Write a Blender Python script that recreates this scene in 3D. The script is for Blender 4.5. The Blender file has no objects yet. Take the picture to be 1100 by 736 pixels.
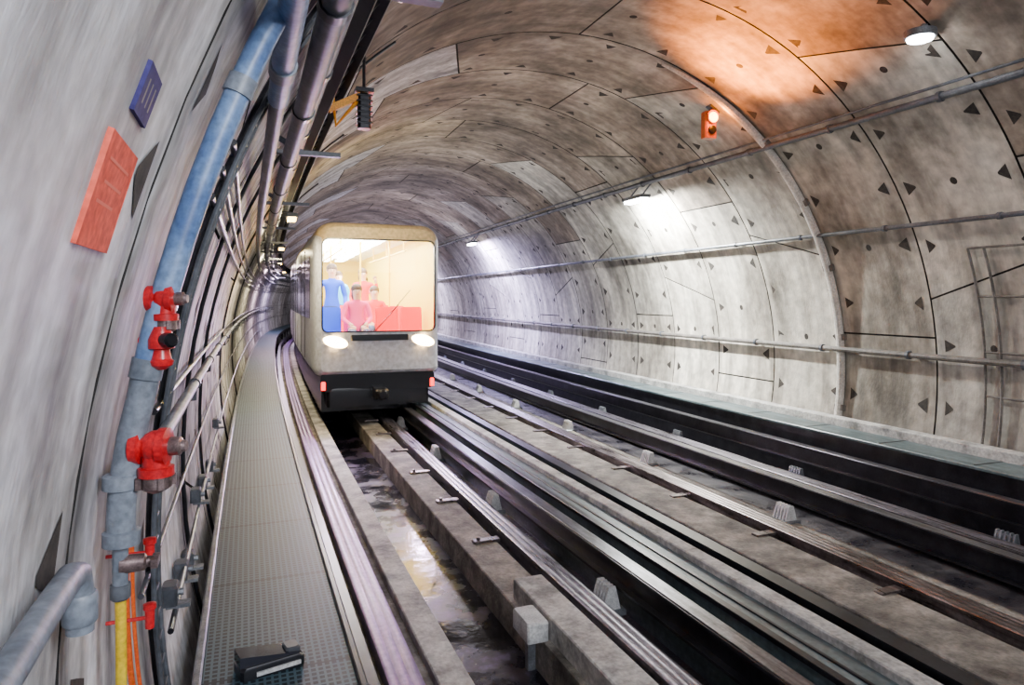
import bpy, bmesh, math, random
from mathutils import Vector, Matrix
random.seed(7)
EYE=2.35; XC=3.5; YC=-0.9; R=3.85
rad=math.radians
# ---------------------------------------------------------------- track geometry
def cx(s):
    v=0.0
    if s>4: v+=(s-4)**2/900.0
    if s>28: v+=(s-28)**2/300.0
    return v
def dcx(s): return (cx(s+.05)-cx(s-.05))/.1
def P(X,Y,s):
    phi=math.atan(dcx(s))
    return Vector((cx(s)+X*math.cos(phi), s-X*math.sin(phi), Y+EYE))
def C(a,s,r=R):
    return P(XC+r*math.cos(rad(a)), YC+r*math.sin(rad(a)), s)
def XY(a,r=R): return (XC+r*math.cos(rad(a)), YC+r*math.sin(rad(a)))
# ---------------------------------------------------------------- materials
def mat(name,c1,c2=None,rough=.6,metal=0,scale=6,bump=0.0,stretch=(1,1,1),emit=None,es=0,c3=None,bscale=40,lo=.35,hi=.65,rough2=None,tone=False,spec=.5,grime=0):
    m=bpy.data.materials.new(name); m.use_nodes=True
    nt=m.node_tree; b=nt.nodes['Principled BSDF']
    b.inputs['Roughness'].default_value=rough; b.inputs['Metallic'].default_value=metal
    b.inputs['Specular IOR Level'].default_value=spec
    b.inputs['Base Color'].default_value=(*c1,1)
    if emit:
        b.inputs['Emission Color'].default_value=(*emit,1); b.inputs['Emission Strength'].default_value=es
    tc=nt.nodes.new('ShaderNodeTexCoord'); mp=nt.nodes.new('ShaderNodeMapping'); mp.inputs['Scale'].default_value=stretch
    nt.links.new(tc.outputs['Object'],mp.inputs['Vector'])
    def mulc(a,bb):
        mx=nt.nodes.new('ShaderNodeMix'); mx.data_type='RGBA'; mx.blend_type='MULTIPLY'; mx.inputs[0].default_value=1
        nt.links.new(a,mx.inputs[6]); nt.links.new(bb,mx.inputs[7]); return mx.outputs[2]
    if c2:
        n=nt.nodes.new('ShaderNodeTexNoise'); n.inputs['Scale'].default_value=scale; n.inputs['Detail'].default_value=8; n.inputs['Roughness'].default_value=.62
        nt.links.new(mp.outputs[0],n.inputs['Vector'])
        cr=nt.nodes.new('ShaderNodeValToRGB'); e=cr.color_ramp.elements
        e[0].position=lo; e[0].color=(*c1,1); e[1].position=hi; e[1].color=(*c2,1)
        if c3:
            x=e.new((lo+hi)/2); x.color=(*c3,1)
        nt.links.new(n.outputs['Fac'],cr.inputs['Fac'])
        out=cr.outputs['Color']
        n2=nt.nodes.new('ShaderNodeTexNoise'); n2.inputs['Scale'].default_value=scale*9; n2.inputs['Detail'].default_value=6
        nt.links.new(tc.outputs['Object'],n2.inputs['Vector'])
        r2=nt.nodes.new('ShaderNodeMapRange'); r2.inputs[1].default_value=.3; r2.inputs[2].default_value=.7; r2.inputs[3].default_value=.68; r2.inputs[4].default_value=1.15
        nt.links.new(n2.outputs['Fac'],r2.inputs[0])
        out=mulc(out,r2.outputs[0])
        if tone:
            at=nt.nodes.new('ShaderNodeAttribute'); at.attribute_name='tone'
            out=mulc(out,at.outputs['Color'])
        if grime:
            # damp stains and vertical drip streaks in the concrete
            mp2=nt.nodes.new('ShaderNodeMapping'); mp2.inputs['Scale'].default_value=(1.0,3.2,.45); nt.links.new(tc.outputs['Object'],mp2.inputs['Vector'])
            n4=nt.nodes.new('ShaderNodeTexNoise'); n4.inputs['Scale'].default_value=1.6; n4.inputs['Detail'].default_value=5; n4.inputs['Roughness'].default_value=.55; nt.links.new(mp2.outputs[0],n4.inputs['Vector'])
            r4=nt.nodes.new('ShaderNodeMapRange'); r4.inputs[1].default_value=.38; r4.inputs[2].default_value=.60; r4.inputs[3].default_value=1-grime; r4.inputs[4].default_value=1.08; nt.links.new(n4.outputs['Fac'],r4.inputs[0])
            out=mulc(out,r4.outputs[0])
            n5=nt.nodes.new('ShaderNodeTexNoise'); n5.inputs['Scale'].default_value=.55; n5.inputs['Detail'].default_value=4; nt.links.new(tc.outputs['Object'],n5.inputs['Vector'])
            r5=nt.nodes.new('ShaderNodeMapRange'); r5.inputs[1].default_value=.36; r5.inputs[2].default_value=.60; r5.inputs[3].default_value=1-grime*.8; r5.inputs[4].default_value=1.1; nt.links.new(n5.outputs['Fac'],r5.inputs[0])
            out=mulc(out,r5.outputs[0])
        nt.links.new(out,b.inputs['Base Color'])
        if rough2 is not None:
            r3=nt.nodes.new('ShaderNodeMapRange'); r3.inputs[1].default_value=lo; r3.inputs[2].default_value=hi; r3.inputs[3].default_value=rough; r3.inputs[4].default_value=rough2
            nt.links.new(n.outputs['Fac'],r3.inputs[0]); nt.links.new(r3.outputs[0],b.inputs['Roughness'])
    if bump>0:
        n3=nt.nodes.new('ShaderNodeTexNoise'); n3.inputs['Scale'].default_value=bscale; n3.inputs['Detail'].default_value=6
        nt.links.new(mp.outputs[0],n3.inputs['Vector'])
        bp=nt.nodes.new('ShaderNodeBump'); bp.inputs['Strength'].default_value=bump; bp.inputs['Distance'].default_value=.02
        nt.links.new(n3.outputs['Fac'],bp.inputs['Height']); nt.links.new(bp.outputs[0],b.inputs['Normal'])
    return m
M={}
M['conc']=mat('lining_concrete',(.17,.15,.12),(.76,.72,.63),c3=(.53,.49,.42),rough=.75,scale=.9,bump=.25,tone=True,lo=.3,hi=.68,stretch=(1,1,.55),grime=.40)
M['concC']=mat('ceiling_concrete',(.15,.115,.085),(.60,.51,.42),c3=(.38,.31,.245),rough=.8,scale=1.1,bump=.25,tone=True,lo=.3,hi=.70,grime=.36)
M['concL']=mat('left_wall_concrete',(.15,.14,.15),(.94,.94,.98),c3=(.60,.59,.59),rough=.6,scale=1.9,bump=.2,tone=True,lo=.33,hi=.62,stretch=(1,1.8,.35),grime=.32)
M['joint']=mat('joint_gasket',(.015,.013,.012),rough=.9)
M['pocket']=mat('bolt_pocket_painted_shade',(.02,.017,.015),(.06,.05,.04),rough=.9,scale=20)  # flat dark patches; the shade of the pocket recess is in the colour
M['fl']=mat('invert_wet_concrete',(.008,.008,.012),(.04,.035,.042),rough=.2,rough2=.7,scale=3,bump=.3)
M['wet']=mat('wet_channel_violet_sheen',(.003,.003,.005),(.15,.10,.24),c3=(.008,.006,.014),rough=.10,rough2=.6,scale=2.6,bump=.12,bscale=14,lo=.40,hi=.76,spec=.3)  # violet patches paint the purple light reflected by the wet floor
M['pad']=mat('track_pad_concrete',(.05,.042,.035),(.34,.31,.27),c3=(.16,.145,.125),rough=.8,scale=3.5,bump=.6,lo=.32,hi=.68)
M['padl']=mat('light_beam_concrete',(.18,.18,.17),(.62,.61,.58),c3=(.42,.41,.39),rough=.7,scale=4,bump=.4)
M['runl']=mat('running_steel_violet',(.10,.055,.15),(.34,.21,.46),rough=.3,rough2=.5,metal=.4,scale=3,stretch=(8,.6,8),lo=.3,hi=.7)
M['runb']=mat('running_steel_grey',(.07,.065,.075),(.28,.26,.31),rough=.25,rough2=.45,metal=.8,scale=3,stretch=(8,.6,8))
M['rust']=mat('worn_rail_steel',(.07,.055,.052),(.25,.21,.205),rough=.25,rough2=.45,metal=.8,scale=4,stretch=(6,.7,6))
M['blk']=mat('black_steel',(.008,.008,.011),(.03,.03,.037),rough=.3,metal=.4,scale=5)
M['blkt']=mat('guide_bar_lit_top',(.05,.05,.055),(.20,.20,.225),rough=.28,metal=.7,scale=5,stretch=(6,.7,6))  # paler grey strip: light on the bar tops is put into the colour
M['teal']=mat('painted_beam_teal',(.045,.07,.075),(.15,.20,.21),rough=.4,metal=.1,scale=3,stretch=(3,.5,3))
M['grey']=mat('galvanised',(.15,.16,.18),(.30,.32,.35),rough=.4,metal=.5,scale=12)
M['bluep']=mat('blue_pipe',(.07,.13,.30),(.20,.30,.48),rough=.4,scale=7,c3=(.13,.22,.41))
M['greyp']=mat('grey_pipe',(.10,.12,.15),(.24,.27,.32),rough=.45,scale=7)
M['dpipe']=mat('dark_pipe',(.035,.04,.05),(.11,.12,.14),rough=.45,scale=5)
M['wpipe']=mat('wall_conduit',(.09,.08,.07),(.20,.18,.16),rough=.6,scale=5)
M['hoop']=mat('hoop_conduit',(.50,.47,.42),(.72,.68,.62),rough=.6,scale=5)
M['red']=mat('red_enamel',(.42,.005,.01),(.66,.012,.02),rough=.28,scale=15)
M['cap']=mat('valve_cap_metal',(.12,.08,.08),(.36,.26,.25),rough=.35,metal=.7,scale=25)
M['yel']=mat('yellow_hose',(.75,.46,.01),(.85,.60,.02),rough=.4,scale=10)
M['ora']=mat('orange_cable',(.80,.10,.01),(.9,.15,.01),rough=.4,scale=10)
M['pink']=mat('faded_red_sign',(.78,.10,.06),(.86,.15,.10),rough=.85,scale=6,spec=.05)
M['pinkt']=mat('sign_lettering',(.82,.20,.14),rough=.85,spec=.05)
M['sblue']=mat('violet_blue_plate',(.035,.03,.12),(.06,.05,.17),rough=.7,scale=10,spec=.1)
M['white']=mat('white_ceramic',(.45,.45,.45),(.75,.75,.74),rough=.4,scale=9)
M['lamp']=mat('lamp_diffuser',(1,1,1),emit=(.95,.97,1),es=60)
M['lampw']=mat('lamp_diffuser_warm',(1,1,1),emit=(1,.60,.15),es=20)
M['lampp']=mat('lamp_diffuser_pink',(1,1,1),emit=(1,.62,.62),es=5)
M['orl']=mat('signal_lens_orange',(1,.3,.02),emit=(1,.36,.01),es=32)
M['orh']=mat('signal_housing',(.5,.09,.01),(.65,.13,.015),rough=.5,scale=9)
M['orb']=mat('orange_bracket',(.85,.28,.01),(.95,.40,.02),rough=.5,scale=9)
M['body']=mat('train_body_grey_white',(.62,.64,.72),(.72,.74,.82),rough=.3,scale=1.5)
M['brow']=mat('train_roof_beige',(.60,.46,.27),(.68,.53,.34),rough=.35,scale=2)
M['trim']=mat('train_black_trim',(.008,.008,.011),rough=.25)
M['head']=mat('headlight_lens',(1,1,1),emit=(1,.60,.22),es=70)
M['tail']=mat('red_marker_lens',(.8,0,0),emit=(1,.01,.01),es=6)
M['inw']=mat('interior_panel_cream',(.88,.86,.74),rough=.5)
M['iny']=mat('interior_panel_yellow',(.90,.66,.03),rough=.5)
M['inl']=mat('interior_light_strip',(1,1,1),emit=(1,.98,.94),es=38)
M['seatr']=mat('seat_red',(.80,.004,.02),rough=.6,spec=.2)
M['seatb']=mat('seat_blue',(.01,.07,.75),rough=.6,spec=.2)
M['seatm']=mat('seat_magenta',(.75,.02,.28),rough=.6,spec=.2)
M['inf']=mat('interior_floor',(.22,.2,.24),rough=.6)
M['pole']=mat('grab_pole_yellow',(.9,.62,.04),rough=.3)
M['skin']=mat('skin',(.62,.38,.28),rough=.5)
M['hair']=mat('hair_dark',(.07,.04,.025),rough=.6)
M['eye']=mat('eye_dark',(.02,.02,.02),rough=.3)
M['lip']=mat('lip',(.5,.15,.13),rough=.5)
M['shred']=mat('cloth_red',(.80,.004,.02),rough=.8)
M['shblue']=mat('cloth_blue',(.01,.08,.75),rough=.8)
M['shpink']=mat('cloth_pink',(.85,.06,.28),rough=.8)
M['shteal']=mat('cloth_sky',(.03,.36,.75),rough=.8)
M['jean']=mat('denim',(.05,.08,.18),rough=.8)
def grating():
    m=bpy.data.materials.new('steel_grating'); m.use_nodes=True; nt=m.node_tree; b=nt.nodes['Principled BSDF']
    uv=nt.nodes.new('ShaderNodeUVMap'); sp=nt.nodes.new('ShaderNodeSeparateXYZ'); nt.links.new(uv.outputs[0],sp.inputs[0])
    def math_(op,a,bv):
        n=nt.nodes.new('ShaderNodeMath'); n.operation=op
        for i,v in enumerate((a,bv)):
            if isinstance(v,(int,float)): n.inputs[i].default_value=v
            elif v is not None: nt.links.new(v,n.inputs[i])
        return n.outputs[0]
    fu=math_('FRACT',math_('MULTIPLY',sp.outputs[0],34),None); fv=math_('FRACT',math_('MULTIPLY',sp.outputs[1],30),None)
    hole=math_('MULTIPLY',math_('GREATER_THAN',fu,.34),math_('GREATER_THAN',fv,.36))
    seam=math_('LESS_THAN',math_('FRACT',math_('MULTIPLY',sp.outputs[1],1.0),None),.012)
    n=nt.nodes.new('ShaderNodeTexNoise'); n.inputs['Scale'].default_value=2.5; n.inputs['Detail'].default_value=6
    cr=nt.nodes.new('ShaderNodeValToRGB'); cr.color_ramp.elements[0].position=.3; cr.color_ramp.elements[0].color=(.04,.08,.105,1); cr.color_ramp.elements[1].position=.7; cr.color_ramp.elements[1].color=(.12,.20,.24,1)
    nt.links.new(n.outputs[0],cr.inputs[0])
    mx=nt.nodes.new('ShaderNodeMix'); mx.data_type='RGBA'; nt.links.new(math_('MAXIMUM',hole,seam),mx.inputs[0]); nt.links.new(cr.outputs[0],mx.inputs[6]); mx.inputs[7].default_value=(.007,.015,.021,1)
    nt.links.new(mx.outputs[2],b.inputs['Base Color']); b.inputs['Roughness'].default_value=.5; b.inputs['Metallic'].default_value=.2; b.inputs['Specular IOR Level'].default_value=.3
    bp=nt.nodes.new('ShaderNodeBump'); bp.invert=True; bp.inputs['Strength'].default_value=.5; bp.inputs['Distance'].default_value=.01
    nt.links.new(hole,bp.inputs['Height']); nt.links.new(bp.outputs[0],b.inputs['Normal'])
    return m
M['grat']=grating()
def glassmat():
    m=bpy.data.materials.new('windscreen_glass'); m.use_nodes=True; nt=m.node_tree
    for n in list(nt.nodes): nt.nodes.remove(n)
    o=nt.nodes.new('ShaderNodeOutputMaterial'); t=nt.nodes.new('ShaderNodeBsdfTransparent'); g=nt.nodes.new('ShaderNodeBsdfGlossy'); g.inputs['Roughness'].default_value=.03
    t.inputs[0].default_value=(.96,.97,1,1)
    f=nt.nodes.new('ShaderNodeFresnel'); f.inputs[0].default_value=1.45
    mx=nt.nodes.new('ShaderNodeMixShader'); nt.links.new(f.outputs[0],mx.inputs[0]); nt.links.new(t.outputs[0],mx.inputs[1]); nt.links.new(g.outputs[0],mx.inputs[2]); nt.links.new(mx.outputs[0],o.inputs[0])
    return m
M['glass']=glassmat()
M['dglass']=mat('dark_side_glass',(.02,.02,.03),rough=.08)
# ---------------------------------------------------------------- mesh builder
class MB:
    def __init__(s): s.v=[];s.f=[];s.m=[];s.uv=[];s.ml=[];s.tone=[]
    def mi(s,k):
        if k not in s.ml: s.ml.append(k)
        return s.ml.index(k)
    def add(s,vs): i=len(s.v); s.v+= [Vector(x) for x in vs]; return i
    def face(s,idx,k,uv=None,tone=1.0): s.f.append(idx); s.m.append(s.mi(k)); s.uv.append(uv); s.tone.append(tone)
    def sweep(s,prof,s0,s1,k,ds=.6,cap=True,closed=True):
        n=max(1,int(math.ceil((s1-s0)/ds))); N=len(prof)
        d=[0]
        for i in range(N): a=prof[i];b=prof[(i+1)%N]; d.append(d[-1]+math.hypot(a[0]-b[0],a[1]-b[1]))
        ids=[]
        for j in range(n+1):
            t=s0+(s1-s0)*j/n; ids.append((s.add([P(x,y,t) for x,y in prof]),t))
        for j in range(n):
            a,ta=ids[j]; b,tb=ids[j+1]
            for i in range(N if closed else N-1):
                i2=(i+1)%N
                s.face([a+i,a+i2,b+i2,b+i],k,[(d[i],ta),(d[i+1],ta),(d[i+1],tb),(d[i],tb)])
        if cap and closed:
            s.face([ids[0][0]+i for i in range(N)],k); s.face([ids[-1][0]+i for i in reversed(range(N))],k)
    def rect(s,x0,x1,y0,y1,s0,s1,k,ch=.008,ds=.6):
        c=min(ch,(x1-x0)/3,(y1-y0)/3)
        s.sweep([(x0,y1-c),(x0+c,y1),(x1-c,y1),(x1,y1-c),(x1,y0),(x0,y0)],s0,s1,k,ds)
    def tube(s,pts,r,k,n=12,cap=True):
        pts=[Vector(p) for p in pts]; rs=r if isinstance(r,(list,tuple)) else [r]*len(pts)
        t=(pts[1]-pts[0]).normalized(); up=Vector((0,0,1)) if abs(t.z)<.9 else Vector((1,0,0))
        u=t.cross(up).normalized(); rings=[]
        for i,p in enumerate(pts):
            if i==0: t2=(pts[1]-pts[0])
            elif i==len(pts)-1: t2=pts[-1]-pts[-2]
            else: t2=(pts[i+1]-pts[i]).normalized()+(pts[i]-pts[i-1]).normalized()
            t2=t2.normalized() if t2.length>1e-9 else t
            u=(u-t2*u.dot(t2)).normalized(); w=t2.cross(u)
            rings.append(s.add([p+(u*math.cos(2*math.pi*q/n)+w*math.sin(2*math.pi*q/n))*rs[i] for q in range(n)]))
        for a,b in zip(rings,rings[1:]):
            for q in range(n): s.face([a+q,a+(q+1)%n,b+(q+1)%n,b+q],k)
        if cap:
            s.face([rings[0]+q for q in reversed(range(n))],k); s.face([rings[-1]+q for q in range(n)],k)
    def lathe(s,p,ax,prof,k,n=16):
        ax=Vector(ax).normalized(); p=Vector(p)
        up=Vector((0,0,1)) if abs(ax.z)<.9 else Vector((1,0,0)); u=ax.cross(up).normalized(); w=ax.cross(u)
        rings=[s.add([p+ax*t+(u*math.cos(2*math.pi*q/n)+w*math.sin(2*math.pi*q/n))*max(r,.0004) for q in range(n)]) for t,r in prof]
        for a,b in zip(rings,rings[1:]):
            for q in range(n): s.face([a+q,a+(q+1)%n,b+(q+1)%n,b+q],k)
        s.face([rings[0]+q for q in reversed(range(n))],k); s.face([rings[-1]+q for q in range(n)],k)
    def box(s,c,size,k,rot=None,ch=0.0,taper=1.0):
        hx,hy,hz=[q/2 for q in size]; rot=rot or Matrix.Identity(3); c=Vector(c)
        e=min(ch,hx*.6,hy*.6)
        base=[(-hx,-hy+e),(-hx+e,-hy),(hx-e,-hy),(hx,-hy+e),(hx,hy-e),(hx-e,hy),(-hx+e,hy),(-hx,hy-e)] if e>0 else [(-hx,-hy),(hx,-hy),(hx,hy),(-hx,hy)]
        lv=[(-hz,1)]
        if e>0: lv+= [(hz-e,taper),(hz,taper*(1-e/max(hx,hy)))]
        else: lv+=[(hz,taper)]
        rings=[s.add([c+rot@Vector((x*t,y*t,z)) for x,y in base]) for z,t in lv]; n=len(base)
        for a,b in zip(rings,rings[1:]):
            for q in range(n): s.face([a+q,a+(q+1)%n,b+(q+1)%n,b+q],k)
        s.face([rings[0]+q for q in reversed(range(n))],k); s.face([rings[-1]+q for q in range(n)],k)
    def poly(s,pts,k,tone=1.0): i=s.add(pts); s.face(list(range(i,i+len(pts))),k,None,tone)
    def prism(s,pts,d,k):
        n=len(pts); a=s.add(pts); b=s.add([Vector(p)+Vector(d) for p in pts])
        s.face([a+q for q in range(n)],k); s.face([b+q for q in reversed(range(n))],k)
        for q in range(n): s.face([a+q,b+q,b+(q+1)%n,a+(q+1)%n],k)
    def sphere(s,c,r,k,n=12,m=8,sc=(1,1,1),rot=None):
        c=Vector(c); rings=[]; rot=rot or Matrix.Identity(3)
        for i in range(m+1):
            th=math.pi*i/m
            rings.append(s.add([c+rot@Vector((sc[0]*r*max(math.sin(th),.01)*math.cos(2*math.pi*q/n),sc[1]*r*max(math.sin(th),.01)*math.sin(2*math.pi*q/n),sc[2]*r*math.cos(th))) for q in range(n)]))
        for a,b in zip(rings,rings[1:]):
            for q in range(n): s.face([a+q,b+q,b+(q+1)%n,a+(q+1)%n],k)
    def build(s,name,recalc=True,sharp=32):
        me=bpy.data.meshes.new(name); me.from_pydata(s.v,[],s.f)
        for k in s.ml: me.materials.append(M[k])
        me.polygons.foreach_set('material_index',s.m)
        uvl=me.uv_layers.new(name='UVMap'); at=me.attributes.new('tone','FLOAT_COLOR','FACE')
        for p,u,t in zip(me.polygons,s.uv,s.tone):
            tt=t if isinstance(t,tuple) else (t,t,t)
            at.data[p.index].color=(*tt,1)
            if u:
                for li,q in zip(p.loop_indices,u): uvl.data[li].uv=q
        me.update()
        if recalc:
            bm=bmesh.new(); bm.from_mesh(me); bmesh.ops.recalc_face_normals(bm,faces=bm.faces); bm.to_mesh(me); bm.free()
        for p in me.polygons: p.use_smooth=True
        me.set_sharp_from_angle(angle=rad(sharp))
        o=bpy.data.objects.new(name,me); bpy.context.collection.objects.link(o); return o
def frame(s):
    phi=math.atan(dcx(s)); return Matrix.Rotation(-phi,3,'Z')
# ---------------------------------------------------------------- lining
RW=1.32; S0=-5.5; S1=75
walls={'right':MB(),'left':MB(),'ceil':MB()}; pockets={'right':MB(),'left':MB(),'ceil':MB()}
s=S0+(6.85-S0)%RW
ringstarts=[]
while s<S1: ringstarts.append(s); s+=RW
A0,A1=-32.0,212.0
for ring,s in enumerate(ringstarts):
    off=[0,19,-14,9][ring%4]+random.uniform(-2,2)
    bnds=[A0]+[b for b in [8+off,50+off,92+off,134+off,176+off] if A0+4<b<A1-4]+[A1]
    sl=[0]+[random.choice([-3.2,3.2]) if ring%2 else 0 for _ in bnds[1:-1]]+[0]
    for i in range(len(bnds)-1):
        g=.011; ga=.16
        n=14
        base=random.uniform(.82,1.12); w=random.uniform(-.02,.02); tone=(base+w,base,base-w)
        cols=[]
        for j in range(n+1):
            row=[]
            for (t,sg) in ((s+g,-1),(s+RW/2,0),(s+RW-g,1)):
                a0=bnds[i]+sl[i]*sg+ga; a1=bnds[i+1]+sl[i+1]*sg-ga
                row.append((a0+(a1-a0)*j/n,t))
            cols.append(row)
        mid=(bnds[i]+bnds[i+1])/2
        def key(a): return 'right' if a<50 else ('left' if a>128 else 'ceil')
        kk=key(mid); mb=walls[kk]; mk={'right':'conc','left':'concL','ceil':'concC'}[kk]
        idx=[[mb.add([C(a,t)])for a,t in row] for row in cols]
        low=[[mb.add([C(a,t,R+.04)])for a,t in row] for row in cols]
        for j in range(n):
            for q in range(2): mb.face([idx[j][q],idx[j+1][q],idx[j+1][q+1],idx[j][q+1]],mk,None,tone)
            for q in (0,2): mb.face([idx[j][q],idx[j+1][q],low[j+1][q],low[j][q]],'joint')
        for j in (0,n):
            for q in range(2): mb.face([idx[j][q],idx[j][q+1],low[j][q+1],low[j][q]],'joint')
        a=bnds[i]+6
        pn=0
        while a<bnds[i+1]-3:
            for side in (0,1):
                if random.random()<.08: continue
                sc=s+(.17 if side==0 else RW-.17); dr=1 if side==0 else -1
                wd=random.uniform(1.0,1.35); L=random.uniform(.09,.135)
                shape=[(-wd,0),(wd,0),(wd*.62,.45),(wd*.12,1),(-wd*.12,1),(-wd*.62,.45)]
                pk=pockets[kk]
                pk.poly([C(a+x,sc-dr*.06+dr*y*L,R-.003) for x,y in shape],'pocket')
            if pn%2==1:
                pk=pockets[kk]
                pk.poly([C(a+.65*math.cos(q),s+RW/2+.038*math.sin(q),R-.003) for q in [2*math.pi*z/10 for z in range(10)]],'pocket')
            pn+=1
            a+=10.5
walls['right'].build('wall_right',False); walls['left'].build('wall_left',False); walls['ceil'].build('ceiling',False)
for k,nm in (('right','bolt_pockets_wall_right'),('left','bolt_pockets_wall_left'),('ceil','bolt_pockets_ceiling')): pockets[k].build(nm,False)
b=MB(); b.sweep([XY(a,R+.04) for a in range(-34,215,4)],S0,S1,'joint',ds=1.5,closed=False,cap=False)
b.poly([C(a,S1-.3,R+.03) for a in range(-34,215,4)],'joint'); b.build('wall_back',False)
# ---------------------------------------------------------------- floor
b=MB(); b.sweep([(-.2,-2.6),(7.2,-2.6),(7.2,-2.35),(-.2,-2.35)],S0,S1,'fl'); b.build('floor')
E=S1-2; B=-4.5
b=MB(); b.rect(1.17,1.70,-2.35,-2.32,B,E,'wet'); b.build('drainage_channel')
b=MB()
b.rect(-.17,.42,-1.60,-1.55,B,E,'grat',ch=.003,ds=.5)
b.rect(-.205,-.17,-1.62,-1.535,B,E,'grey'); b.rect(.42,.455,-1.66,-1.535,B,E,'blk')
for q in range(30):
    sq=-2+q*1.5
    b.box(P(.12,-1.66,sq),(.6,.06,.1),'blk',frame(sq)); b.box(P(.36,-1.98,sq),(.05,.06,.75),'blk',frame(sq)); b.box(P(-.10,-1.98,sq),(.05,.06,.75),'blk',frame(sq))
b.build('service_walkway_grating')
b=MB()
b.rect(6.62,7.10,-2.35,-1.66,B,E,'blk'); b.rect(6.60,7.12,-1.66,-1.63,B,E,'teal'); b.rect(7.05,7.22,-1.63,-1.53,B,E,'padl')
for q in range(40): b.box(P(6.85,-1.63,-2+q*1.1),(.4,.02,.008),'blk',frame(q*1.1))
b.build('concrete_side_walkway')
# ---------------------------------------------------------------- tracks
def ibeam(b,xc,yt,w,h,s0,s1,k,t=.02,kt=None):
    hw=w/2
    b.sweep([(xc-hw,yt),(xc+hw,yt),(xc+hw,yt-t),(xc+.015,yt-t),(xc+.015,yt-h+t),(xc+hw,yt-h+t),(xc+hw,yt-h),(xc-hw,yt-h),(xc-hw,yt-h+t),(xc-.015,yt-h+t),(xc-.015,yt-t),(xc-hw,yt-t)],s0,s1,k)
    if kt: b.rect(xc-hw+.01,xc+hw-.01,yt,yt+.008,s0,s1,kt,ch=.003)
def ribbed(b,x0,x1,yt,k,n=6):
    w=(x1-x0)/n; pr=[]
    for i in range(n):
        a=x0+i*w; pr+=[(a,yt-.006),(a+.2*w,yt),(a+.8*w,yt),(a+w,yt-.006)]
    pr+=[(x1,yt-.28),(x0,yt-.28)]
    b.sweep(pr,B,E,k)
b=MB(); b.rect(.60,1.17,-2.35,-2.12,B,E,'pad'); b.rect(.96,1.14,-2.12,-2.06,B,E,'padl'); b.rect(1.70,2.02,-2.35,-2.10,B,E,'pad'); b.rect(2.02,2.36,-2.35,-2.2,B,E,'pad')
b.build('track_bed_concrete_pad')
b=MB(); ribbed(b,.70,.88,-2.03,'runl',3); b.build('running_track_steel')
b=MB(); ribbed(b,2.08,2.24,-2.03,'runb',3); b.build('running_track_steel')
b=MB(); ibeam(b,.56,-1.86,.08,.16,B,E,'blk'); b.build('guide_bar')
b=MB(); ibeam(b,2.49,-1.86,.13,.18,B,E,'blk',kt='blkt'); b.build('guide_bar')
b=MB(); b.rect(2.64,2.93,-2.35,-1.84,B,E,'teal'); b.rect(2.62,2.67,-1.84,-1.81,B,E,'blk',ch=.003); b.rect(2.90,3.02,-1.84,-1.79,B,E,'padl')
b.rect(2.76,2.78,-1.84,-1.83,B,E,'blk',ch=.002)
b.build('central_cable_duct')
b=MB(); b.rect(3.72,4.22,-2.35,-2.05,B,E,'pad'); b.rect(4.22,4.75,-2.35,-2.22,B,E,'pad'); b.rect(4.78,5.0,-2.35,-2.18,B,E,'pad')
b.build('track_bed_concrete_pad')
b=MB(); ribbed(b,4.30,4.50,-2.0,'rust',4); b.build('running_track_steel')
b=MB(); ribbed(b,5.75,5.95,-2.03,'runb',4); b.build('running_track_steel')
b=MB(); ibeam(b,5.12,-1.85,.13,.18,B,E,'blk',kt='blkt'); b.build('guide_bar')
b=MB(); ibeam(b,3.35,-1.9,.12,.18,B,E,'blk'); b.build('guide_bar')
b=MB(); ibeam(b,6.35,-1.80,.14,.2,B,E,'blk',kt='blkt'); b.build('guide_bar')
def bracket(b,X,s,k='white',w=.17,h=.16,yb=-2.2):
    f=frame(s)
    b.box(P(X,yb+.02,s),(w+.08,.22,.04),'grey',f,ch=.01)
    pr=[(-w/2,0),(w/2,0),(w/2*.45,h),(-w/2*.3,h)]
    for d in (-.08,-.04,0,.04,.08):
        b.prism([P(X+x,yb+.04+y,s+d-.008) for x,y in pr],f@Vector((0,.016,0)),k)
    b.box(P(X,yb+.04+h*.45,s),(w*.45,.18,h*.8),k,f,ch=.01)
b=MB()
for q in range(-1,11): bracket(b,2.36,4.25+q*2.4,w=.14)
b.build('guide_bar_insulator_brackets')
b=MB()
for q in range(-1,11): bracket(b,4.93,5.3+q*2.5,w=.14,h=.14)
b.build('guide_bar_insulator_brackets')
b=MB()
for q in range(-2,11): bracket(b,6.2,4+q*2.5,'grey',w=.1,h=.12)
b.build('guide_bar_insulator_brackets')
b=MB()
for q in range(20):
    sq=.6+q*1.25; f=frame(sq)
    b.box(P(1.93,-2.09,sq),(.24,.08,.02),'rust',f,ch=.006); b.lathe(P(1.86,-2.08,sq),(0,0,1),[(0,.018),(.02,.018),(.025,.01)],'rust',8)
    b.box(P(4.2,-2.045,sq+.4),(.22,.08,.02),'rust',f,ch=.006)
b.build('rail_tie_plates')
b=MB()
b.rect(1.74,1.96,-2.10,-1.96,B,4.45,'padl'); b.box(P(1.66,-2.04,3.95),(.14,.26,.12),'white',frame(4),ch=.01); b.box(P(1.66,-2.2,3.95),(.05,.05,.24),'grey',frame(4))
b.build('cable_trough_beam')
b=MB()
b.tube([P(3.05,-1.8,12.5),P(3.05,-1.5,12.5)],.02,'ora',8); b.box(P(3.05,-1.62,12.5),(.16,.03,.03),'ora'); b.build('track_marker_stake')
b=MB(); f=Matrix.Rotation(rad(14),3,'Z'); c=P(.09,-1.51,3.05)
b.box(c+Vector((0,0,-.015)),(.26,.13,.05),'blk',f,ch=.012)
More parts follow.
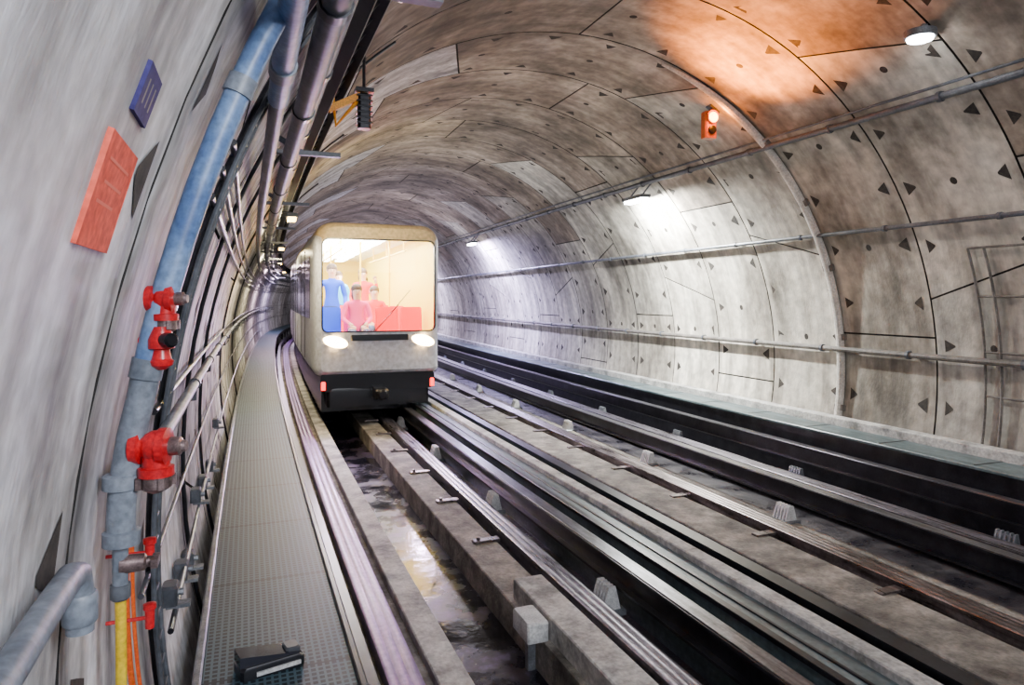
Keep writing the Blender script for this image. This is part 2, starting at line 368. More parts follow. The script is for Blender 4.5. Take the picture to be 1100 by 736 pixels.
b.prism([c+f@Vector(v) for v in [(-.13,-.05,.01),(-.13,-.05,.055),(-.02,-.05,.035),(.12,-.05,.01)]],f@Vector((0,.1,0)),'dglass')
b.box(c+f@Vector((.02,-.069,-.02)),(.18,.01,.015),'white',f)
b.box(c+f@Vector((.09,.0,.02)),(.06,.08,.025),'dpipe',f,ch=.008)
b.build('black_wheel_chock')
# ---------------------------------------------------------------- right wall services
def wallrun(a,off,r,k,s0=B,s1=E-2,clips=True,ck='dpipe'):
    b=MB(); n=90
    b.tube([C(a,s0+(s1-s0)*i/n,R-off) for i in range(n+1)],r,k,10)
    if clips:
        t=ringstarts[0]+.3
        while t<50:
            if t>s0:
                b.tube([C(a,t-.02,R-off),C(a,t+.02,R-off)],r*1.45,ck,10)
                b.tube([C(a,t,R-off),C(a,t,R+.02)],.012,ck,6)
            t+=RW
    return b
b=wallrun(47.6,.07,.035,'dpipe'); b.tube([C(49.2,B+i*.8,R-.05) for i in range(80)],.015,'dpipe',8); b.build('ceiling_power_cable')
wallrun(26.9,.06,.026,'dpipe').build('wall_conduit_pipe')
wallrun(3.6,.08,.036,'wpipe').build('wall_conduit_pipe')
b=MB(); b.tube([C(a,6.87,R-.045) for a in range(-12,75,2)],[.05]*36+[.045-.004*i for i in range(8)],'hoop',10)
for a in range(-8,60,14): b.box(C(a,6.87,R-.03),(.08,.14,.08),'wpipe',Matrix.Rotation(-rad(a),3,'Y'),ch=.01)
b.build('hoop_conduit_pipe')
b=MB()
for t in (4.95,4.78,4.2): b.tube([C(a,t,R-.035) for a in range(-10,24,2)],.014,'wpipe',8)
for a in (22,14,5,-2): b.tube([C(a,3.0,R-.035),C(a,4.95,R-.035)],.012,'wpipe',8)
b.build('glass_reflection_frame')  # rods added to stand for the station's reflection in the glass
def lightobj(nm,kind,loc,energy,col,tgt=None,**kw):
    ld=bpy.data.lights.new(nm,kind); ld.energy=energy; ld.color=col
    for k,v in kw.items(): setattr(ld,k,v)
    o=bpy.data.objects.new(nm,ld); bpy.context.collection.objects.link(o); o.location=loc
    if tgt is not None: o.rotation_euler=(Vector(tgt)-Vector(loc)).to_track_quat('-Z','Y').to_euler()
    return o
def lamp(nm,a,s,L=.62,k='lamp',power=60,col=(1,1,1),off=.24):
    b=MB(); f=frame(s); X,Y=XY(a,R-off)
    b.box(P(X,Y+.04,s),(.15,L,.06),'grey',f,ch=.015); b.box(P(X,Y-.005,s),(.12,L-.04,.05),k,f,ch=.01)
    b.box(P(X,Y+.04,s-L/2),(.17,.03,.05),'dpipe',f); b.box(P(X,Y+.04,s+L/2),(.17,.03,.05),'dpipe',f)
    for d in (-.2,.2): b.tube([P(X,Y+.06,s+d),C(a+1,s+d,R+.01)],.014,'dpipe',8)
    b.build(nm)
    if power:
        ld=bpy.data.lights.new(nm+'_light','AREA'); ld.shape='RECTANGLE'; ld.size=.12; ld.size_y=L; ld.energy=power; ld.color=col
        lo=bpy.data.objects.new(nm+'_light',ld); bpy.context.collection.objects.link(lo)
        lo.location=P(X,Y-.05,s); lo.rotation_euler=(0,rad(-32 if a<90 else 22),0)
for s_,p_,c_ in ((9.9,1000,(.97,.99,.95)),(19.6,1400,(.58,.52,1)),(29.5,750,(.66,.58,1)),(39.5,450,(.8,.75,1)),(0.2,40,(1,.96,.90))):
    lamp('tunnel_wall_lamp',45.5,s_,power=p_,col=c_,off=.30)
for s_,p_,c_ in ((10.9,100,(1,.82,.5)),(17.5,170,(1,.85,.5)),(25,260,(1,.70,.80)),(33,260,(.85,.68,1))):
    lamp('tunnel_side_lamp',144,s_,L=.4,k='lampw',power=p_,col=c_,off=.25)
b=MB(); p=C(58.5,4.25,R-.10); nrm=Vector((0,0,-1))
b.lathe(p,nrm,[(-.03,.13),(.02,.13),(.03,.12)],'grey',20); b.lathe(p+nrm*.02,nrm,[(0,.11),(.03,.10),(.04,.07)],'lamp',20)
b.tube([p,C(58.5,4.25,R+.01)],.03,'grey',10); b.build('round_ceiling_lamp')
lightobj('round_ceiling_lamp_light','SPOT',p+nrm*.1,70,(1,.95,.88),P(XC+1.5,-2,4.2),spot_size=rad(165),spot_blend=1,shadow_soft_size=.1)
b=MB(); p=C(143,2.85,R-.14); b.box(p,(.22,.14,.05),'dpipe',Matrix.Rotation(rad(10),3,'Y'),ch=.01); b.box(p+Vector((.0,-.0,-.03)),(.19,.12,.03),'lampp',Matrix.Rotation(rad(10),3,'Y'),ch=.01); b.tube([p,C(143,2.85,R+.01)],.02,'dpipe',8); b.build('square_ceiling_lamp')
for s_,p_,c_ in ((2.5,14,(1,.97,.93)),(7.5,32,(1,.95,.89)),(13.5,70,(.97,.95,.96)),(20,110,(.90,.84,1)),(28,140,(.92,.82,.98)),(38,150,(.97,.88,.92))):
    lightobj('crown_fill_light','POINT',P(4.2,1.0,s_),p_,c_,shadow_soft_size=.5)  # unseen fill lights added below the crown, without fixtures
lightobj('crown_warm_light','SPOT',P(1.5,1.0,9.5),260,(1,.82,.38),P(2.0,2.6,13.5),spot_size=rad(100),spot_blend=1,shadow_soft_size=.15)
# ---------------------------------------------------------------- orange signal
b=MB(); p=C(58.7,7.15,R-.17); f=frame(7)
b.box(p+Vector((0,0,-.06)),(.17,.12,.34),'orh',f,ch=.02)
b.lathe(p+Vector((0,-.06,.02)),(0,-1,0),[(0,.075),(.03,.075),(.035,.06)],'orh',18)
b.lathe(p+Vector((0,-.085,.02)),(0,-1,0),[(0,.065),(.02,.06),(.045,.03)],'orl',18)
b.lathe(p+Vector((0,-.06,-.13)),(0,-1,0),[(0,.05),(.03,.05),(.035,.03)],'blk',18)
b.prism([p+Vector((.08*math.cos(t),-.06,.02+.08*math.sin(t))) for t in [rad(q) for q in range(20,161,14)]]+[p+Vector((.09*math.cos(t),-.06,.02+.09*math.sin(t))) for t in [rad(q) for q in range(160,19,-14)]],(0,-.04,0),'orh')
b.tube([p+Vector((0,0,.1)),C(59,7.15,R+.01)],.02,'dpipe',8); b.box(C(59,7.15,R-.01),(.16,.1,.03),'dpipe',Matrix.Rotation(-rad(59-90),3,'Y'))
b.build('orange_signal_lamp')
lightobj('orange_signal_glow','SPOT',p+Vector((-.40,-.55,-.50)),1250,(1,.255,.0),C(66.5,6.0,R),spot_size=rad(96),spot_blend=1,shadow_soft_size=.1)
lightobj('orange_signal_front','POINT',p+Vector((0,-.25,0)),16,(1,.24,.0),shadow_soft_size=.04)
# ---------------------------------------------------------------- left wall pipes
b=MB(); HS=1.8
b.tube([C(a,HS,R-.06) for a in range(112,169,2)]+[C(169,HS,R-.06)],.031,'bluep',16)
b.tube([C(168.6,HS,R-.06),C(170,HS,R-.06),P(-.250,-.32,HS),P(-.262,-.40,HS),P(-.27,-.48,HS),P(-.272,-.56,HS)],.031,'greyp',16)
for a in (132,147,158,168.8): b.tube([C(a-.35,HS,R-.06),C(a+.35,HS,R-.06)],.036,'greyp',16)
b.box(C(140,HS,R-.03),(.06,.11,.09),'dpipe',Matrix.Rotation(-rad(140),3,'Y'),ch=.01)
for y in (-.42,-.55): b.lathe(P(-.270,y,HS),(0,0,1),[(-.02,.033),(-.018,.040),(.012,.040),(.016,.033)],'greyp',16)
b.tube([P(-.272,-.56,HS),P(-.272,-.68,HS)],.017,'greyp',12)
b.lathe(P(-.272,-.615,HS),(1,0,0),[(0,.022),(.05,.02),(.055,.013),(.07,.012)],'cap',12); b.box(P(-.20,-.615,HS),(.015,.05,.02),'cap')
b.lathe(P(-.272,-.66,HS),(0,0,-1),[(0,.022),(.03,.022),(.035,.018)],'dpipe',12)
b.build('fire_main_riser_pipe')
b=MB(); b.tube([P(-.272,-.68-.06*i,HS+.012*math.sin(i*.5)) for i in range(15)],.012,'yel',12); b.build('yellow_hose')
b=MB(); b.tube([C(a,2.1+.013*(a-165)+.02*math.sin(a*.3),R-.02) for a in range(165,206,2)],.009,'ora',8)
b.tube([C(a,2.2+.013*(a-165)+.01*math.sin(a*.5),R-.02) for a in range(168,206,2)],.006,'ora',8); b.build('orange_cable')
def hydrant(Y,dn,sc=1.0,dx=.03):
    b=MB(); p=P(-.285+dx,Y,HS); d=Vector((1,-.25,0)).normalized()
    b.lathe(p,d,[(0,.045*sc),(.02*sc,.045*sc),(.022*sc,.03*sc),(.06*sc,.034*sc),(.065*sc,.048*sc),(.085*sc,.048*sc),(.09*sc,.03*sc)],'red',18)
    q=p+d*.055*sc
    b.sphere(q,.042*sc,'red',16,10)
    b.lathe(q,(0,0,-dn),[(.0,.034*sc),(.05*sc,.034*sc),(.053*sc,.044*sc),(.075*sc,.044*sc)],'red',18)
    b.lathe(q+Vector((0,0,-dn*.075*sc)),(0,0,-dn),[(0,.038*sc),(.03*sc,.038*sc),(.036*sc,.03*sc),(.045*sc,.012*sc)],'cap',12)
    for t in range(4):
        th=t*math.pi/2+.4; v=Vector((math.cos(th),math.sin(th),0))
        b.box(q+v*.042*sc+Vector((0,0,-dn*.09*sc)),(.014*sc,.014*sc,.03*sc),'cap')
    b.lathe(q+d*.03*sc,d,[(0,.024*sc),(.03*sc,.024*sc),(.035*sc,.016*sc),(.045*sc,.014*sc)],'cap',14)
    return b
b=hydrant(.0,1,.68,.07)
q=P(-.185,-.095,HS-.02)
b.lathe(q,(0,0,-1),[(-.03,.018),(0,.029),(.02,.029),(.024,.018),(.045,.022),(.05,.027),(.060,.024),(.070,.010)],'red',16); b.lathe(q+Vector((.01,-.02,0)),(.6,-1,0),[(0,.017),(.03,.017),(.035,.012)],'blk',12)
b.tube([q,P(-.23,-.10,HS)],.013,'red',10)
b.build('red_hydrant_valve')
b=hydrant(-.345,1,.9,.04); b.build('red_hydrant_valve')
b=MB()
for Y in (-.66,-.83):
    p=P(-.235,Y,HS+.2); b.lathe(p,(0,0,1),[(-.03,.006),(-.027,.011),(.02,.012),(.023,.016),(.035,.016),(.038,.007)],'red',14); b.tube([p,p+Vector((-.1,0,0))],.005,'red',8)
b.build('red_pipe_coupling')
b=MB()
b.tube([P(-.25,-.44,2.0+i*.6) for i in range(60)],.023,'greyp',12)
b.tube([P(-.25,-.44,2.02),P(-.25,-.42,1.92),P(-.24,-.38,1.82)],.023,'greyp',12)
for i in range(24):
    sq=2.4+i*1.5; b.tube([P(-.25,-.44,sq),P(-.25,-.52,sq),P(-.34,-.53,sq)],.012,'dpipe',8); b.tube([P(-.25,-.44,sq-.03),P(-.25,-.44,sq+.03)],.03,'dpipe',10)
b.build('wall_handrail_pipe')
b=MB()
b.tube([P(-.28,-.47,-1.2+i*.2) for i in range(13)]+[P(-.28,-.475,1.36),P(-.28,-.49,1.41),P(-.28,-.53,1.43),P(-.28,-.60,1.43)],.023,'greyp',16)
b.lathe(P(-.28,-.53,1.43),(0,0,-1),[(0,.026),(.005,.029),(.05,.029),(.055,.026)],'greyp',16)
for sq in (-.3,.8): b.tube([P(-.28,-.47,sq),P(-.36,-.47,sq)],.014,'dpipe',8)
b.build('wall_handrail_pipe')
def leftrun(b,bb,off,r,k,s0,s1,n=70): b.tube([C(180-bb,s0+(s1-s0)*i/n,R-off) for i in range(n+1)],r,k,12)
b=MB(); leftrun(b,29.5,.13,.048,'dpipe',.2,45); leftrun(b,33,.10,.042,'dpipe',.2,45)
for i in range(30):
    t=.9+i*1.32
    for bb,o,r_ in ((29.5,.13,.056),(33,.10,.05)): b.tube([C(180-bb,t-.03,R-o),C(180-bb,t+.03,R-o)],r_,'blk',12)
b.build('overhead_service_pipe')
b=MB(); leftrun(b,25.5,.09,.036,'bluep',1.2,2.6,6); leftrun(b,25.5,.09,.042,'greyp',2.2,2.3,1); leftrun(b,25.5,.09,.03,'dpipe',2.6,45); b.build('overhead_service_pipe')
b=MB()
for i in range(17):
    t=2.2+i*2.64
    b.box(C(180-31,t,R-.18),(.5,.05,.03),'dpipe')
    b.tube([C(180-31,t,R-.18),C(180-31,t,R+.02)],.02,'dpipe',8)
b.build('pipe_support_brackets')
b=MB()
for bb in (36.5,40): b.sweep([XY(180-bb,R-.08),XY(180-bb-.3,R-.08),XY(180-bb-.3,R-.15),XY(180-bb,R-.15)],.3,45,'blk',ds=.6)
for i in range(190):
    t=.4+i*.22; b.tube([C(180-36.5,t,R-.10),C(180-40,t,R-.10)],.010,'blk',6)
for bb in (37.2,38,38.9): leftrun(b,bb,.085,.014,'blk',.3,45)
b.build('overhead_cable_ladder')
b=MB()
for bb,r_ in ((22,.012),(20.5,.012),(19,.014),(8,.012),(-1,.01)): leftrun(b,bb,.03,r_,'blk' if bb>7 else 'dpipe',2.5,45)
b.build('electrical_cable_bundle')
b=MB(); HS2=2.65
for d in (0,.12): b.tube([C(a,HS2+d,R-.05) for a in range(138,204,2)],.010,'dpipe',8)
for q in range(50):
    a=139+q*1.3; b.tube([C(a,HS2,R-.05),C(a,HS2+.12,R-.05)],.006,'dpipe',6)
b.tube([C(a,HS2+.06,R-.03) for a in range(138,204,2)],.014,'blk',8)
b.build('vertical_cable_ladder')
b=MB()
for t in (4.2,5.6,9,13): b.tube([C(a,t,R-.02) for a in range(128,200,3)],.012,'blk',8)
b.build('hoop_cables')
b=MB()
for i,t in enumerate((3.1,3.6,4.0,4.6,5.3,6.2,7.2)):
    y=-1.2-.09*(i%3); X=-.31+.02
    b.box(P(X,y,t),(.06,.1,.08),'dpipe',ch=.01); b.box(P(X+.03,y-.05,t),(.09,.05,.015),'grey'); b.lathe(P(X+.03,y,t),(1,0,0),[(0,.015),(.02,.015)],'grey',8)
b.tube([P(-.27,-1.27,2.9+i*.5) for i in range(60)],.012,'blk',8)
b.build('cable_clamp_brackets')
def sign(nm,a0,a1,s0,s1,k,lines,tk):
    b=MB(); n=8
    for j in range(n):
        aa=a0+(a1-a0)*j/n; ab=a0+(a1-a0)*(j+1)/n
        b.poly([C(aa,s0,R-.008),C(aa,s1,R-.008),C(ab,s1,R-.008),C(ab,s0,R-.008)],k)
    for (aa,sa,sb) in ((a0,s0,s1),(a1,s0,s1)): b.poly([C(aa,sa,R-.008),C(aa,sb,R-.008),C(aa,sb,R+.002),C(aa,sa,R+.002)],k)
    for sq in (s0,s1): b.poly([C(a0,sq,R-.008),C(a1,sq,R-.008),C(a1,sq,R+.002),C(a0,sq,R+.002)],k)
    for (fa,fb,ga,gb) in lines:
        b.poly([C(a0+(a1-a0)*fa,s0+(s1-s0)*ga,R-.0085),C(a0+(a1-a0)*fa,s0+(s1-s0)*gb,R-.0085),C(a0+(a1-a0)*fb,s0+(s1-s0)*gb,R-.0085),C(a0+(a1-a0)*fb,s0+(s1-s0)*ga,R-.0085)],tk)
    b.build(nm,False)
sign('faded_red_safety_sign',162.8,165.3,1.08,1.3,'pink',[(.2,.23,.15,.85),(.40,.43,.2,.8),(.58,.61,.15,.7)],'pinkt')
sign('blue_location_plate',160.9,162.1,1.15,1.27,'sblue',[(.25,.75,.2,.28),(.25,.75,.45,.52),(.25,.75,.7,.78)],'dpipe')
b=MB(); s5=5.05
b.tube([C(140,s5,R-.02),P(.60,1.25,s5),P(.80,1.5,s5)],.018,'orb',8)
b.box(P(.66,1.42,s5),(.26,.05,.05),'orb',Matrix.Rotation(rad(-28),3,'Y'))
b.box(P(.80,1.52,s5),(.13,.10,.03),'blk'); b.box(P(.80,1.37,s5),(.09,.09,.26),'blk',ch=.015)
for q in range(6): b.box(P(.80,1.28+q*.04,s5),(.115,.11,.012),'blk',ch=.005)
b.tube([P(.80,1.52,s5),P(.80,1.80,s5)],.012,'blk',8)
b.build('hanging_loudspeaker')
# ---------------------------------------------------------------- train
TX=2.0; TS=11.35; TL=25.0
def rr(xc,y0,y1,hw,rt,rb,n=6,ins=0):
    x0=xc-hw+ins;x1=xc+hw-ins;y0+=ins;y1-=ins; rt=max(rt-ins*.5,.03); rb=max(rb-ins*.5,.03); p=[]
    for (cx_,cy_,r_,a0) in ((x1-rt,y1-rt,rt,0),(x0+rt,y1-rt,rt,90),(x0+rb,y0+rb,rb,180),(x1-rb,y0+rb,rb,270)):
        for i in range(n+1): t=rad(a0+90*i/n); p.append((cx_+r_*math.cos(t),cy_+r_*math.sin(t)))
    return p
b=MB()
secs=[(TS+TL,0)]+[(TS+TL-i*1.2,0) for i in range(1,20)]+[(TS+.45,0),(TS+.2,.015),(TS+.09,.05),(TS+.03,.10)]
rings=[]
for t,ins in secs: rings.append(b.add([P(x,y,t) for x,y in rr(TX,-1.28,1.27,1.04,.30,.12,6,ins)]))
WIN=(TX,-.55,.99,.94,.12,.1,6)
N=28
for a,c in zip(rings,rings[1:]):
    for q in range(N): b.face([a+q,a+(q+1)%N,c+(q+1)%N,c+q],'brow' if b.v[a+q].z-EYE>1.0 and b.v[a+(q+1)%N].z-EYE>1.0 else 'body')
w0=b.add([P(x,y,TS+.01) for x,y in rr(*WIN)])
for q in range(N): b.face([rings[-1]+q,rings[-1]+(q+1)%N,w0+(q+1)%N,w0+q],'brow' if b.v[w0+q].z-EYE>.9 and b.v[w0+(q+1)%N].z-EYE>.9 else 'body')
WI=(TX,-.53,.965,.915,.10,.08,6)
w1=b.add([P(x,y,TS+.0) for x,y in rr(*WIN)]); w2=b.add([P(x,y,TS+.0) for x,y in rr(*WI)]); w3=b.add([P(x,y,TS+.05) for x,y in rr(*WI)])
for q in range(N):
    b.face([w1+q,w1+(q+1)%N,w2+(q+1)%N,w2+q],'trim'); b.face([w2+q,w2+(q+1)%N,w3+(q+1)%N,w3+q],'trim')
b.poly([P(x,y,TS+.03) for x,y in rr(*WI)],'glass')
lin=[(TS+.3+i*1.2) for i in range(9)]; LI=(TX,-1.1,1.15,.96,.2,.03,6); lr=[b.add([P(x,y,t) for x,y in rr(*LI)]) for t in lin]
for a,c in zip(lr,lr[1:]):
    for q in range(N):
        yy=b.v[a+q].z-EYE
        k='inf' if (yy<-1.05 and b.v[a+(q+1)%N].z-EYE<-1.05) else ('iny' if q in (27,0,1,2,3) else 'inw')
        b.face([a+q,a+(q+1)%N,c+(q+1)%N,c+q],k)
b.face([lr[-1]+q for q in range(N)],'iny')
for q in range(N): b.face([w3+q,w3+(q+1)%N,lr[0]+(q+1)%N,lr[0]+q],'iny' if q in (27,0,1,2,3) else 'inw')
for dx in (-.6,-.2,.2):
    for i in range(6): b.box(P(TX+dx,1.08,TS+.95+i*1.45),(.2,1.25,.04),'inl',ch=.01)
for i,k_ in enumerate(('seatb','inw','shteal','seatm')): b.box(P(TX-.93,.35,TS+.9+i*1.1),(.03,.7,.5),k_)
b.box(P(TX,-.64,TS+.01),(.95,.05,.10),'trim',ch=.02)
for sg in (-1,1):
    rot=Matrix.Rotation(rad(14),3,'Y')
    b.box(P(TX+sg*.72,-.70,TS+.01),(.40,.05,.17),'body',rot,ch=.04)
    b.sphere(P(TX+sg*.72,-.70,TS-.01),.20,'head',20,10,(1,.18,.46),rot)
    b.box(P(TX+sg*.90,-1.42,TS+.10),(.07,.05,.14),'tail',ch=.015)
b.sweep(rr(TX,-1.52,-1.23,.94,.05,.10),TS+.10,TS+TL,'trim')
b.box(P(TX,-1.62,TS+.25),(1.7,.3,.3),'trim',ch=.05); b.box(P(TX,-1.55,TS-.05),(.22,.4,.16),'blk',ch=.03)
b.lathe(P(TX,-1.55,TS-.22),(0,-1,0),[(0,.07),(.04,.09),(.07,.06)],'blk',14)
b.tube([P(TX-.1,-.55,TS-.02),P(TX+.3,-.1,TS-.02)],.008,'trim',6); b.tube([P(TX+.16,-.25,TS-.03),P(TX+.5,.15,TS-.03)],.006,'trim',6)
b.rect(TX-.9,TX+.9,-1.9,-1.5,TS+.5,TS+TL,'trim')
for t in (TS+1.6,TS+10.5,TS+14.5,TS+23):
    for sg in (-1,1):
        p=P(TX+sg*.72,-1.55,t); b.lathe(p-Vector((.11,0,0)),(1,0,0),[(0,.3),(.02,.44),(.06,.47),(.16,.47),(.2,.44),(.22,.3)],'trim',24); b.lathe(p-Vector((.12,0,0)),(1,0,0),[(0,.1),(.01,.22),(.23,.22),(.24,.1)],'grey',18)
for sg in (-1,1):
    X=TX+sg*1.04
    for i,t in enumerate((TS+1.2,TS+4.4,TS+7.6,TS+10.8,TS+14,TS+17.2,TS+20.4)):
        b.rect(X-.006,X+.006,-.35,.75,t,t+1.3,'dglass',ds=2); b.rect(X-.008,X+.008,-1.15,.95,t+1.45,t+1.48,'trim',ds=2); b.rect(X-.007,X+.007,-.35,.75,t+1.65,t+2.15,'dglass',ds=2); b.rect(X-.007,X+.007,-.35,.75,t+2.25,t+2.75,'dglass',ds=2); b.rect(X-.008,X+.008,-1.15,.95,t+2.9,t+2.93,'trim',ds=2)
train=b.build('metro_train',False)
kids=[]
b=MB()
for row,(t,ks) in enumerate(((TS+.75,('seatb','seatm','seatr','seatr')),(TS+2.4,('seatb','seatr','seatm','seatr')),(TS+4.0,('seatr','seatr','seatb','seatr')))):
    for j,dx in enumerate((-.72,-.28,.28,.72)):
        c=P(TX+dx,-.67,t)
        b.box(c,(.4,.42,.08),ks[j],ch=.03); b.box(c+Vector((0,.22,.27)),(.4,.07,.5),ks[j],Matrix.Rotation(rad(-8),3,'X'),ch=.025)
        b.box(c+Vector((0,0,-.22)),(.08,.3,.36),'grey')
kids.append(b.build('passenger_seats'))
b=MB()
for dx,t in ((-.12,TS+1.5),(.5,TS+2.0),(-.5,TS+3.2)):
    b.tube([P(TX+dx,-1.08,t),P(TX+dx,0,t),P(TX+dx,1.13,t)],.018,'pole',10)
for dx in (-.55,.55):
    b.tube([P(TX+dx,.85,TS+.6),P(TX+dx,.85,TS+5)],.016,'pole',10)
    for q in range(3): b.tube([P(TX+dx,.85,TS+.8+q*1.8),P(TX+dx,1.14,TS+.8+q*1.8)],.012,'pole',8)
kids.append(b.build('grab_poles'))
for k_ in kids: k_.parent=train
def person(name,X,s,shirt,pants,seated=False,raise_r=False,hair='hair',hgt=1.0,longh=False):
    z0=-1.09
    if not seated:
        J={'pel':(0,0,.95,.135),'sp':(0,.01,1.13,.115),'ch':(0,0,1.32,.145),'nk':(0,0,1.46,.052),'hb':(0,-.015,1.53,.07),'hd':(0,-.005,1.62,.088),'ht':(0,0,1.68,.075),
        'hpl':(-.09,0,.9,.09),'hpr':(.09,0,.9,.09),'knl':(-.11,-.03,.5,.06),'knr':(.1,-.01,.5,.06),'anl':(-.12,.02,.1,.04),'anr':(.11,.03,.1,.04),'tol':(-.13,-.13,.045,.035),'tor':(.12,-.12,.045,.035)}
    else:
        J={'pel':(0,.05,.56,.14),'sp':(0,.08,.74,.12),'ch':(0,.07,.93,.145),'nk':(0,.05,1.07,.052),'hb':(0,.035,1.14,.07),'hd':(0,.04,1.23,.088),'ht':(0,.045,1.29,.075),
        'hpl':(-.1,0,.54,.09),'hpr':(.1,0,.54,.09),'knl':(-.13,-.40,.53,.065),'knr':(.12,-.40,.53,.065),'anl':(-.13,-.38,.1,.042),'anr':(.12,-.42,.1,.042),'tol':(-.14,-.53,.045,.035),'tor':(.13,-.57,.045,.035)}
    sh=J['ch'][2]+.08; sy=J['ch'][1]
    J['shl']=(-.175,sy,sh,.062); J['shr']=(.175,sy,sh,.062)
    if seated: arms=[('l',-1,(-.24,sy-.06,sh-.27),(-.14,sy-.28,sh-.36)),('r',1,(.24,sy-.06,sh-.27),(.12,sy-.28,sh-.36))]
    else: arms=[('l',-1,(-.25,.02,sh-.28),(-.24,-.12,sh-.49)),('r',1,(.30,-.06,sh-.20),(.24,-.2,sh+.05)) if raise_r else ('r',1,(.25,.02,sh-.28),(.22,-.16,sh-.46))]
    hands=[]
    for nm,sg,el,wr in arms:
        J['el'+nm]=(*el,.046); J['wr'+nm]=(*wr,.03)
        d=(Vector(wr)-Vector(el)).normalized(); h=Vector(wr)+d*.07; J['ha'+nm]=(*h,.034); hands.append((h,d,sg))
    keys=list(J); E_=[('pel','sp'),('sp','ch'),('ch','nk'),('nk','hb'),('hb','hd'),('hd','ht'),('pel','hpl'),('pel','hpr'),('hpl','knl'),('hpr','knr'),('knl','anl'),('knr','anr'),('anl','tol'),('anr','tor'),('ch','shl'),('ch','shr'),('shl','ell'),('shr','elr'),('ell','wrl'),('elr','wrr'),('wrl','hal'),('wrr','har')]
    me=bpy.data.meshes.new(name+'_sk'); me.from_pydata([J[k][:3] for k in keys],[(keys.index(a),keys.index(c)) for a,c in E_],[])
    o=bpy.data.objects.new(name+'_sk',me); bpy.context.collection.objects.link(o)
    o.modifiers.new('skin','SKIN')
    for i,k in enumerate(keys):
        sv=me.skin_vertices[0].data[i]; r_=J[k][3]; sv.radius=(r_,r_*(.72 if k in('pel','sp','ch') else 1)); sv.use_root=(k=='pel')
    o.modifiers.new('sub','SUBSURF').levels=2
    dg=bpy.context.evaluated_depsgraph_get(); dg.update(); em=bpy.data.meshes.new_from_object(o.evaluated_get(dg))
    b=MB(); base=P(X,z0,s); b.v=[v.co*hgt+base for v in em.vertices]
    nkz=J['nk'][2]
    for p in em.polygons:
        c=p.center
        def near(k,r_): return (c-Vector(J[k][:3])).length<r_
        if c.z>nkz+.01: k_=hair if (c.z>J['hd'][2]+.03 or c.y>J['hd'][1]+.02) else 'skin'
        elif any((c-h).length<.1 for h,_,_ in hands): k_='skin'
        elif near('tol',.12) or near('tor',.12) or c.z<.09: k_='trim'
        elif seated and (c.y<-.12 and c.z<J['pel'][2]+.08) or c.z<J['pel'][2]-(.0 if not seated else .02): k_=pants
        else: k_=shirt
        b.face(list(p.vertices),k_)
    W=lambda x,y,z: Vector((x,y,z))*hgt+base
    hx,hy,hz,_=J['hd']
    for sg in (-1,1):
        b.sphere(W(hx+sg*.032,hy-.083,hz),.013*hgt,'white',8,6); b.sphere(W(hx+sg*.032,hy-.093,hz),.007*hgt,'eye',8,6); b.sphere(W(hx+sg*.088,hy,hz-.01),.022*hgt,'skin',8,6,(.4,.8,1.2))
    b.tube([W(hx,hy-.08,hz+.01),W(hx,hy-.105,hz-.03),W(hx,hy-.085,hz-.038)],[.008,.014,.01],'skin',8); b.tube([W(hx-.022,hy-.079,hz-.06),W(hx,hy-.086,hz-.062),W(hx+.022,hy-.079,hz-.06)],.006,'lip',6)
    b.sphere(W(hx,hy+.02,hz+.035),.098*hgt,hair,14,9,(1,1,.95))
    if longh: b.tube([W(hx,hy+.05,hz+.02),W(hx,hy+.09,hz-.1),W(hx,hy+.09,hz-.22)],[.08,.085,.04],hair,12)
    for h,d,sg in hands:
        side=d.cross(Vector((0,0,1))); side=side.normalized() if side.length>.1 else Vector((1,0,0)); nn=d.cross(side).normalized()
        for i,L in enumerate((.06,.07,.066,.05)):
            o_=side*(i-1.5)*.018; q0=h+d*.015+o_; q1=h+d*(.02+L*.55)+o_+nn*.005; q2=h+d*(.02+L*.85)+o_+nn*.022
            b.tube([W(*q0),W(*q1),W(*q2)],[.0095,.0085,.007],'skin',6)
        b.tube([W(*(h-d*.02+side*.02)),W(*(h+d*.01+side*.048)),W(*(h+d*.04+side*.045+nn*.012))],[.012,.010,.008],'skin',6)
    bpy.data.objects.remove(o); b.build(name,False,60)
person('standing_passenger',TX-.62,TS+1.65,'shblue','jean')
person('standing_passenger',TX+.18,TS+3.4,'shred','jean',raise_r=True,longh=True)
person('standing_passenger',TX-.15,TS+5.2,'shteal','jean')
person('standing_passenger',TX+.5,TS+5.6,'shpink','trim',longh=True,hgt=.94)
person('seated_passenger',TX-.28,TS+.72,'shpink','jean',seated=True,longh=True)
person('seated_passenger',TX+.28,TS+2.37,'shred','jean',seated=True)
lightobj('carriage_light','AREA',P(TX,1.02,TS+2.2),165,(1,.98,.84),P(TX,-1,TS+2.2),shape='RECTANGLE',size=1.5,size_y=3.5)
lightobj('carriage_light','POINT',P(TX,.5,TS+5.0),90,(1,.97,.78),shadow_soft_size=.2)
for sg in (-1,1): lightobj('headlight_beam','SPOT',P(TX+sg*.7,-.70,TS-.15),280,(.74,.54,1),P(TX+sg*.9,-2.2,TS-5),spot_size=rad(100),spot_blend=.8,shadow_soft_size=.08)
# ---------------------------------------------------------------- station behind + world
lightobj('station_light','AREA',P(3.6,1.6,-3.4),110,(.95,.95,1),P(3.2,0,8),shape='RECTANGLE',size=4,size_y=1.2)
lightobj('platform_edge_light','AREA',P(1.2,1.3,-1.6),165,(.86,.91,1),P(-.3,0,1.8),shape='RECTANGLE',size=.3,size_y=1.2)
w=bpy.data.worlds.new('world'); bpy.context.scene.world=w; w.use_nodes=True; w.node_tree.nodes['Background'].inputs[0].default_value=(.74,.83,1,1); w.node_tree.nodes['Background'].inputs[1].default_value=.5
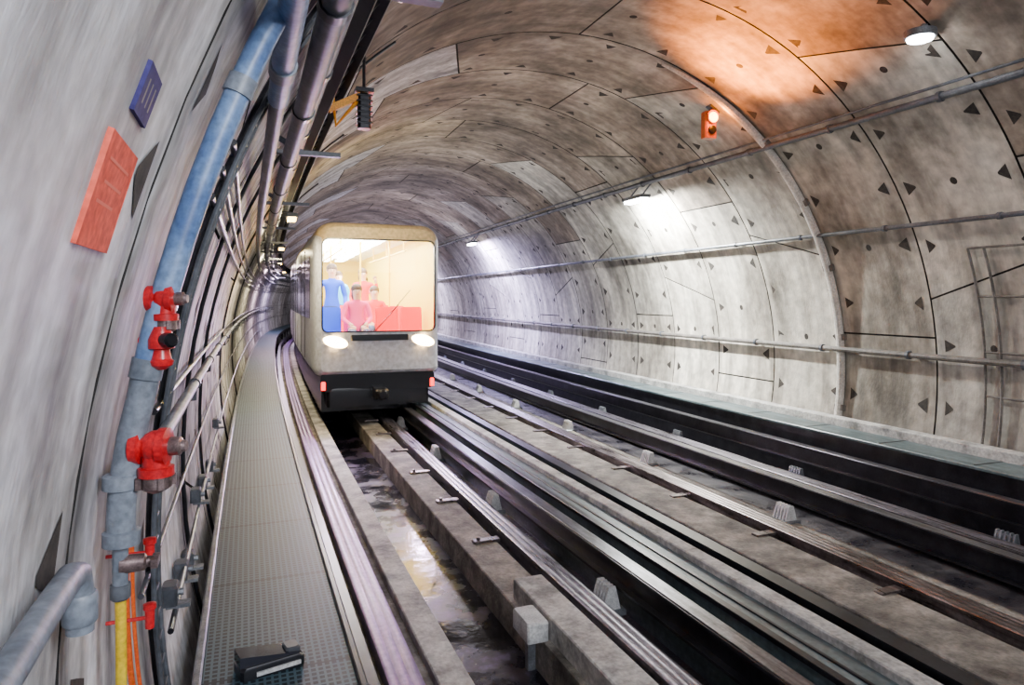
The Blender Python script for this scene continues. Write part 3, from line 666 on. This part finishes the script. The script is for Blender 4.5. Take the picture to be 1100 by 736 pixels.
# ---------------------------------------------------------------- camera
cd=bpy.data.cameras.new('camera'); cam=bpy.data.objects.new('camera',cd); bpy.context.collection.objects.link(cam)
cam.location=(0,0,EYE); cam.rotation_euler=(rad(90),0,rad(-21.25)); cd.sensor_width=36; cd.lens=24; cd.shift_y=-47/1100; cd.clip_start=.02
bpy.context.scene.camera=cam
